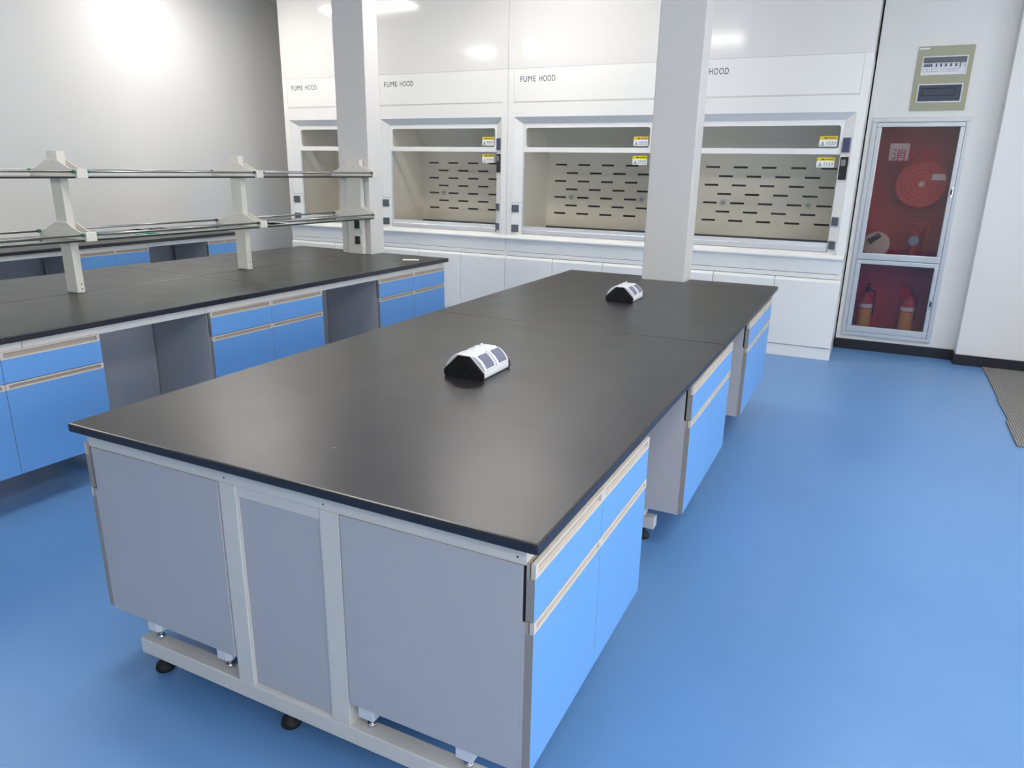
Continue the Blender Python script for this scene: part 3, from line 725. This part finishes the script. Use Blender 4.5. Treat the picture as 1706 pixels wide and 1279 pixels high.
# extinguishers
def extinguisher(x, y, label):
    T2 = thing('fire_extinguisher', label, 'fire extinguisher', (x, YP+y, .177), 0, 'fire extinguishers in the lower compartment')
    q = MB(); q.lathe((0, 0, 0), [(.050, 0), (.056, .008), (.056, .27), (.048, .30), (.026, .325), (.020, .345)], 24); c = q.build('cylinder', M['red'], T2)
    q = MB(); q.lathe((0, 0, 0), [(.0566, .03), (.0568, .031), (.0568, .185), (.0566, .186)], 24); q.build('label_band', M['labely'], c)
    q = MB(); q.lathe((0, 0, 0), [(.0566, .196), (.0568, .197), (.0568, .232), (.0566, .233)], 24); q.build('white_band', M['paper'], c)
    q = MB(); q.lathe((0, 0, 0), [(.022, .34), (.022, .37), (.012, .385)], 14); q.box(-.012, .012, -.075, .03, .385, .393); q.box(-.012, .012, -.07, .02, .405, .412); q.build('valve_head', M['black'], T2)
    q = MB(); q.cyl((.02, -.01, .36), (.064, -.01, .34), .007, 8); q.cyl((.064, -.01, .34), (.068, -.01, .12), .007, 8); q.build('hose', M['black'], T2)
extinguisher(2.055, .13, 'red extinguisher with yellow label on the hinge side of the lower hydrant compartment')
extinguisher(2.395, .13, 'red extinguisher with yellow label on the latch side of the lower hydrant compartment')

# ------------------------------------------------------------------ distribution board
T = thing('distribution_board', 'khaki electrical distribution board with two rows of breaker windows above the hydrant cabinet', 'electrical panel', (2.149, YP, 2.056))
W_, H_ = .392, .484
def hole_plate(q, X, Z, holes, y0, y1):
    xs = sorted({0, X}.union(*[{h[0], h[1]} for h in holes])); zs = sorted({0, Z}.union(*[{h[2], h[3]} for h in holes]))
    for i in range(len(xs)-1):
        for j in range(len(zs)-1):
            cx, cz = (xs[i]+xs[i+1])/2, (zs[j]+zs[j+1])/2
            if any(h[0] < cx < h[1] and h[2] < cz < h[3] for h in holes): continue
            q.box(xs[i], xs[i+1], y0, y1, zs[j], zs[j+1])
HO = [(.036, .356, .268, .408), (.034, .354, .060, .200)]
q = MB(); hole_plate(q, W_, H_, HO, -.016, -.001); q.build('cover', M['khaki'], T)
q = MB(); q.box(.0, .075, -.018, -.014, .462, .474); q.build('name_strip', M['paper'], T)
for k, h in enumerate(HO):
    q = MB(); frame_rect(q, h[0], h[1], h[2], h[3], .008, -.020, -.001); wf = q.build('window_frame', M['plastic'], T)
    q = MB(); q.box(h[0]+.006, h[1]-.006, -.003, -.001, h[2]+.006, h[3]-.006); br_ = q.build('breaker_strip', M['plastic'] if k == 0 else M['socket'], wf)
    if k == 0:
        q = MB(); q.box(h[0]+.008, h[1]-.008, -.024, -.006, h[3]-.046, h[3]-.010, bev=.002); q.build('raised_lid', M['socket'], wf)
        xs_ = [.052, .068, .084, .100]+[.135, .168, .202, .238, .274]
        for x in xs_:
            q = MB(); q.box(x, x+.011, -.012, -.002, h[2]+.062, h[2]+.084, bev=.001); q.build('breaker', M['bluegrey'], br_)
        for x in (.045, .080, .112, .152, .192, .232, .268):
            q = MB(); frame_rect(q, x, x+.032, h[2]+.026, h[2]+.048, .0015, -.0045, -.002); q.build('circuit_tag', M['green'] if .14 < x < .2 else M['ink'], br_)
        q = MB(); q.box(.306, .311, -.012, -.002, h[2]+.05, h[2]+.10); q.build('lid_arm', M['ink'], br_)
        for x in (.037+.008, .34): 
            q = MB(); q.cyl((x, -.004, h[2]+.066), (x, -.001, h[2]+.066), .003, 8); q.build('screw', M['ink'], br_)
    else:
        q = MB(); frame_rect(q, h[0]+.03, h[1]-.05, h[2]+.05, h[3]-.03, .006, -.008, -.002); q.build('breaker_slot', M['dark'], br_)
        q = MB(); q.box(h[0]+.007, h[1]-.007, -.016, -.013, h[2]+.007, h[3]-.007); q.build('smoked_lid', M['smoke'], wf)
        q = MB(); q.box(.185, .21, -.019, -.012, h[2]+.007, h[2]+.013); q.build('lid_tab', M['dark'], wf)

# ------------------------------------------------------------------ carpet tiles
T = thing('carpet', 'ribbed grey carpet tiles laid over the blue floor beside the projecting wall', 'carpet', (3.0, 3.74, 0))
rowy = [0, .513, 1.03, 1.55, 2.066]; jog = [-.030, -.006, .0, .006]
for r_ in range(4):
    for c_ in range(5):
        q = MB(); x0 = jog[r_]+c_*.515
        q.box(.0005, .514, .0005, rowy[r_+1]-rowy[r_]-.001, .0, .009, bev=.002)
        o = q.build('carpet_tile', M['carpet'], T, (x0, rowy[r_], .0005), (0, 0, [-.012, .008, -.006, .004][r_] if c_ == 0 else 0))
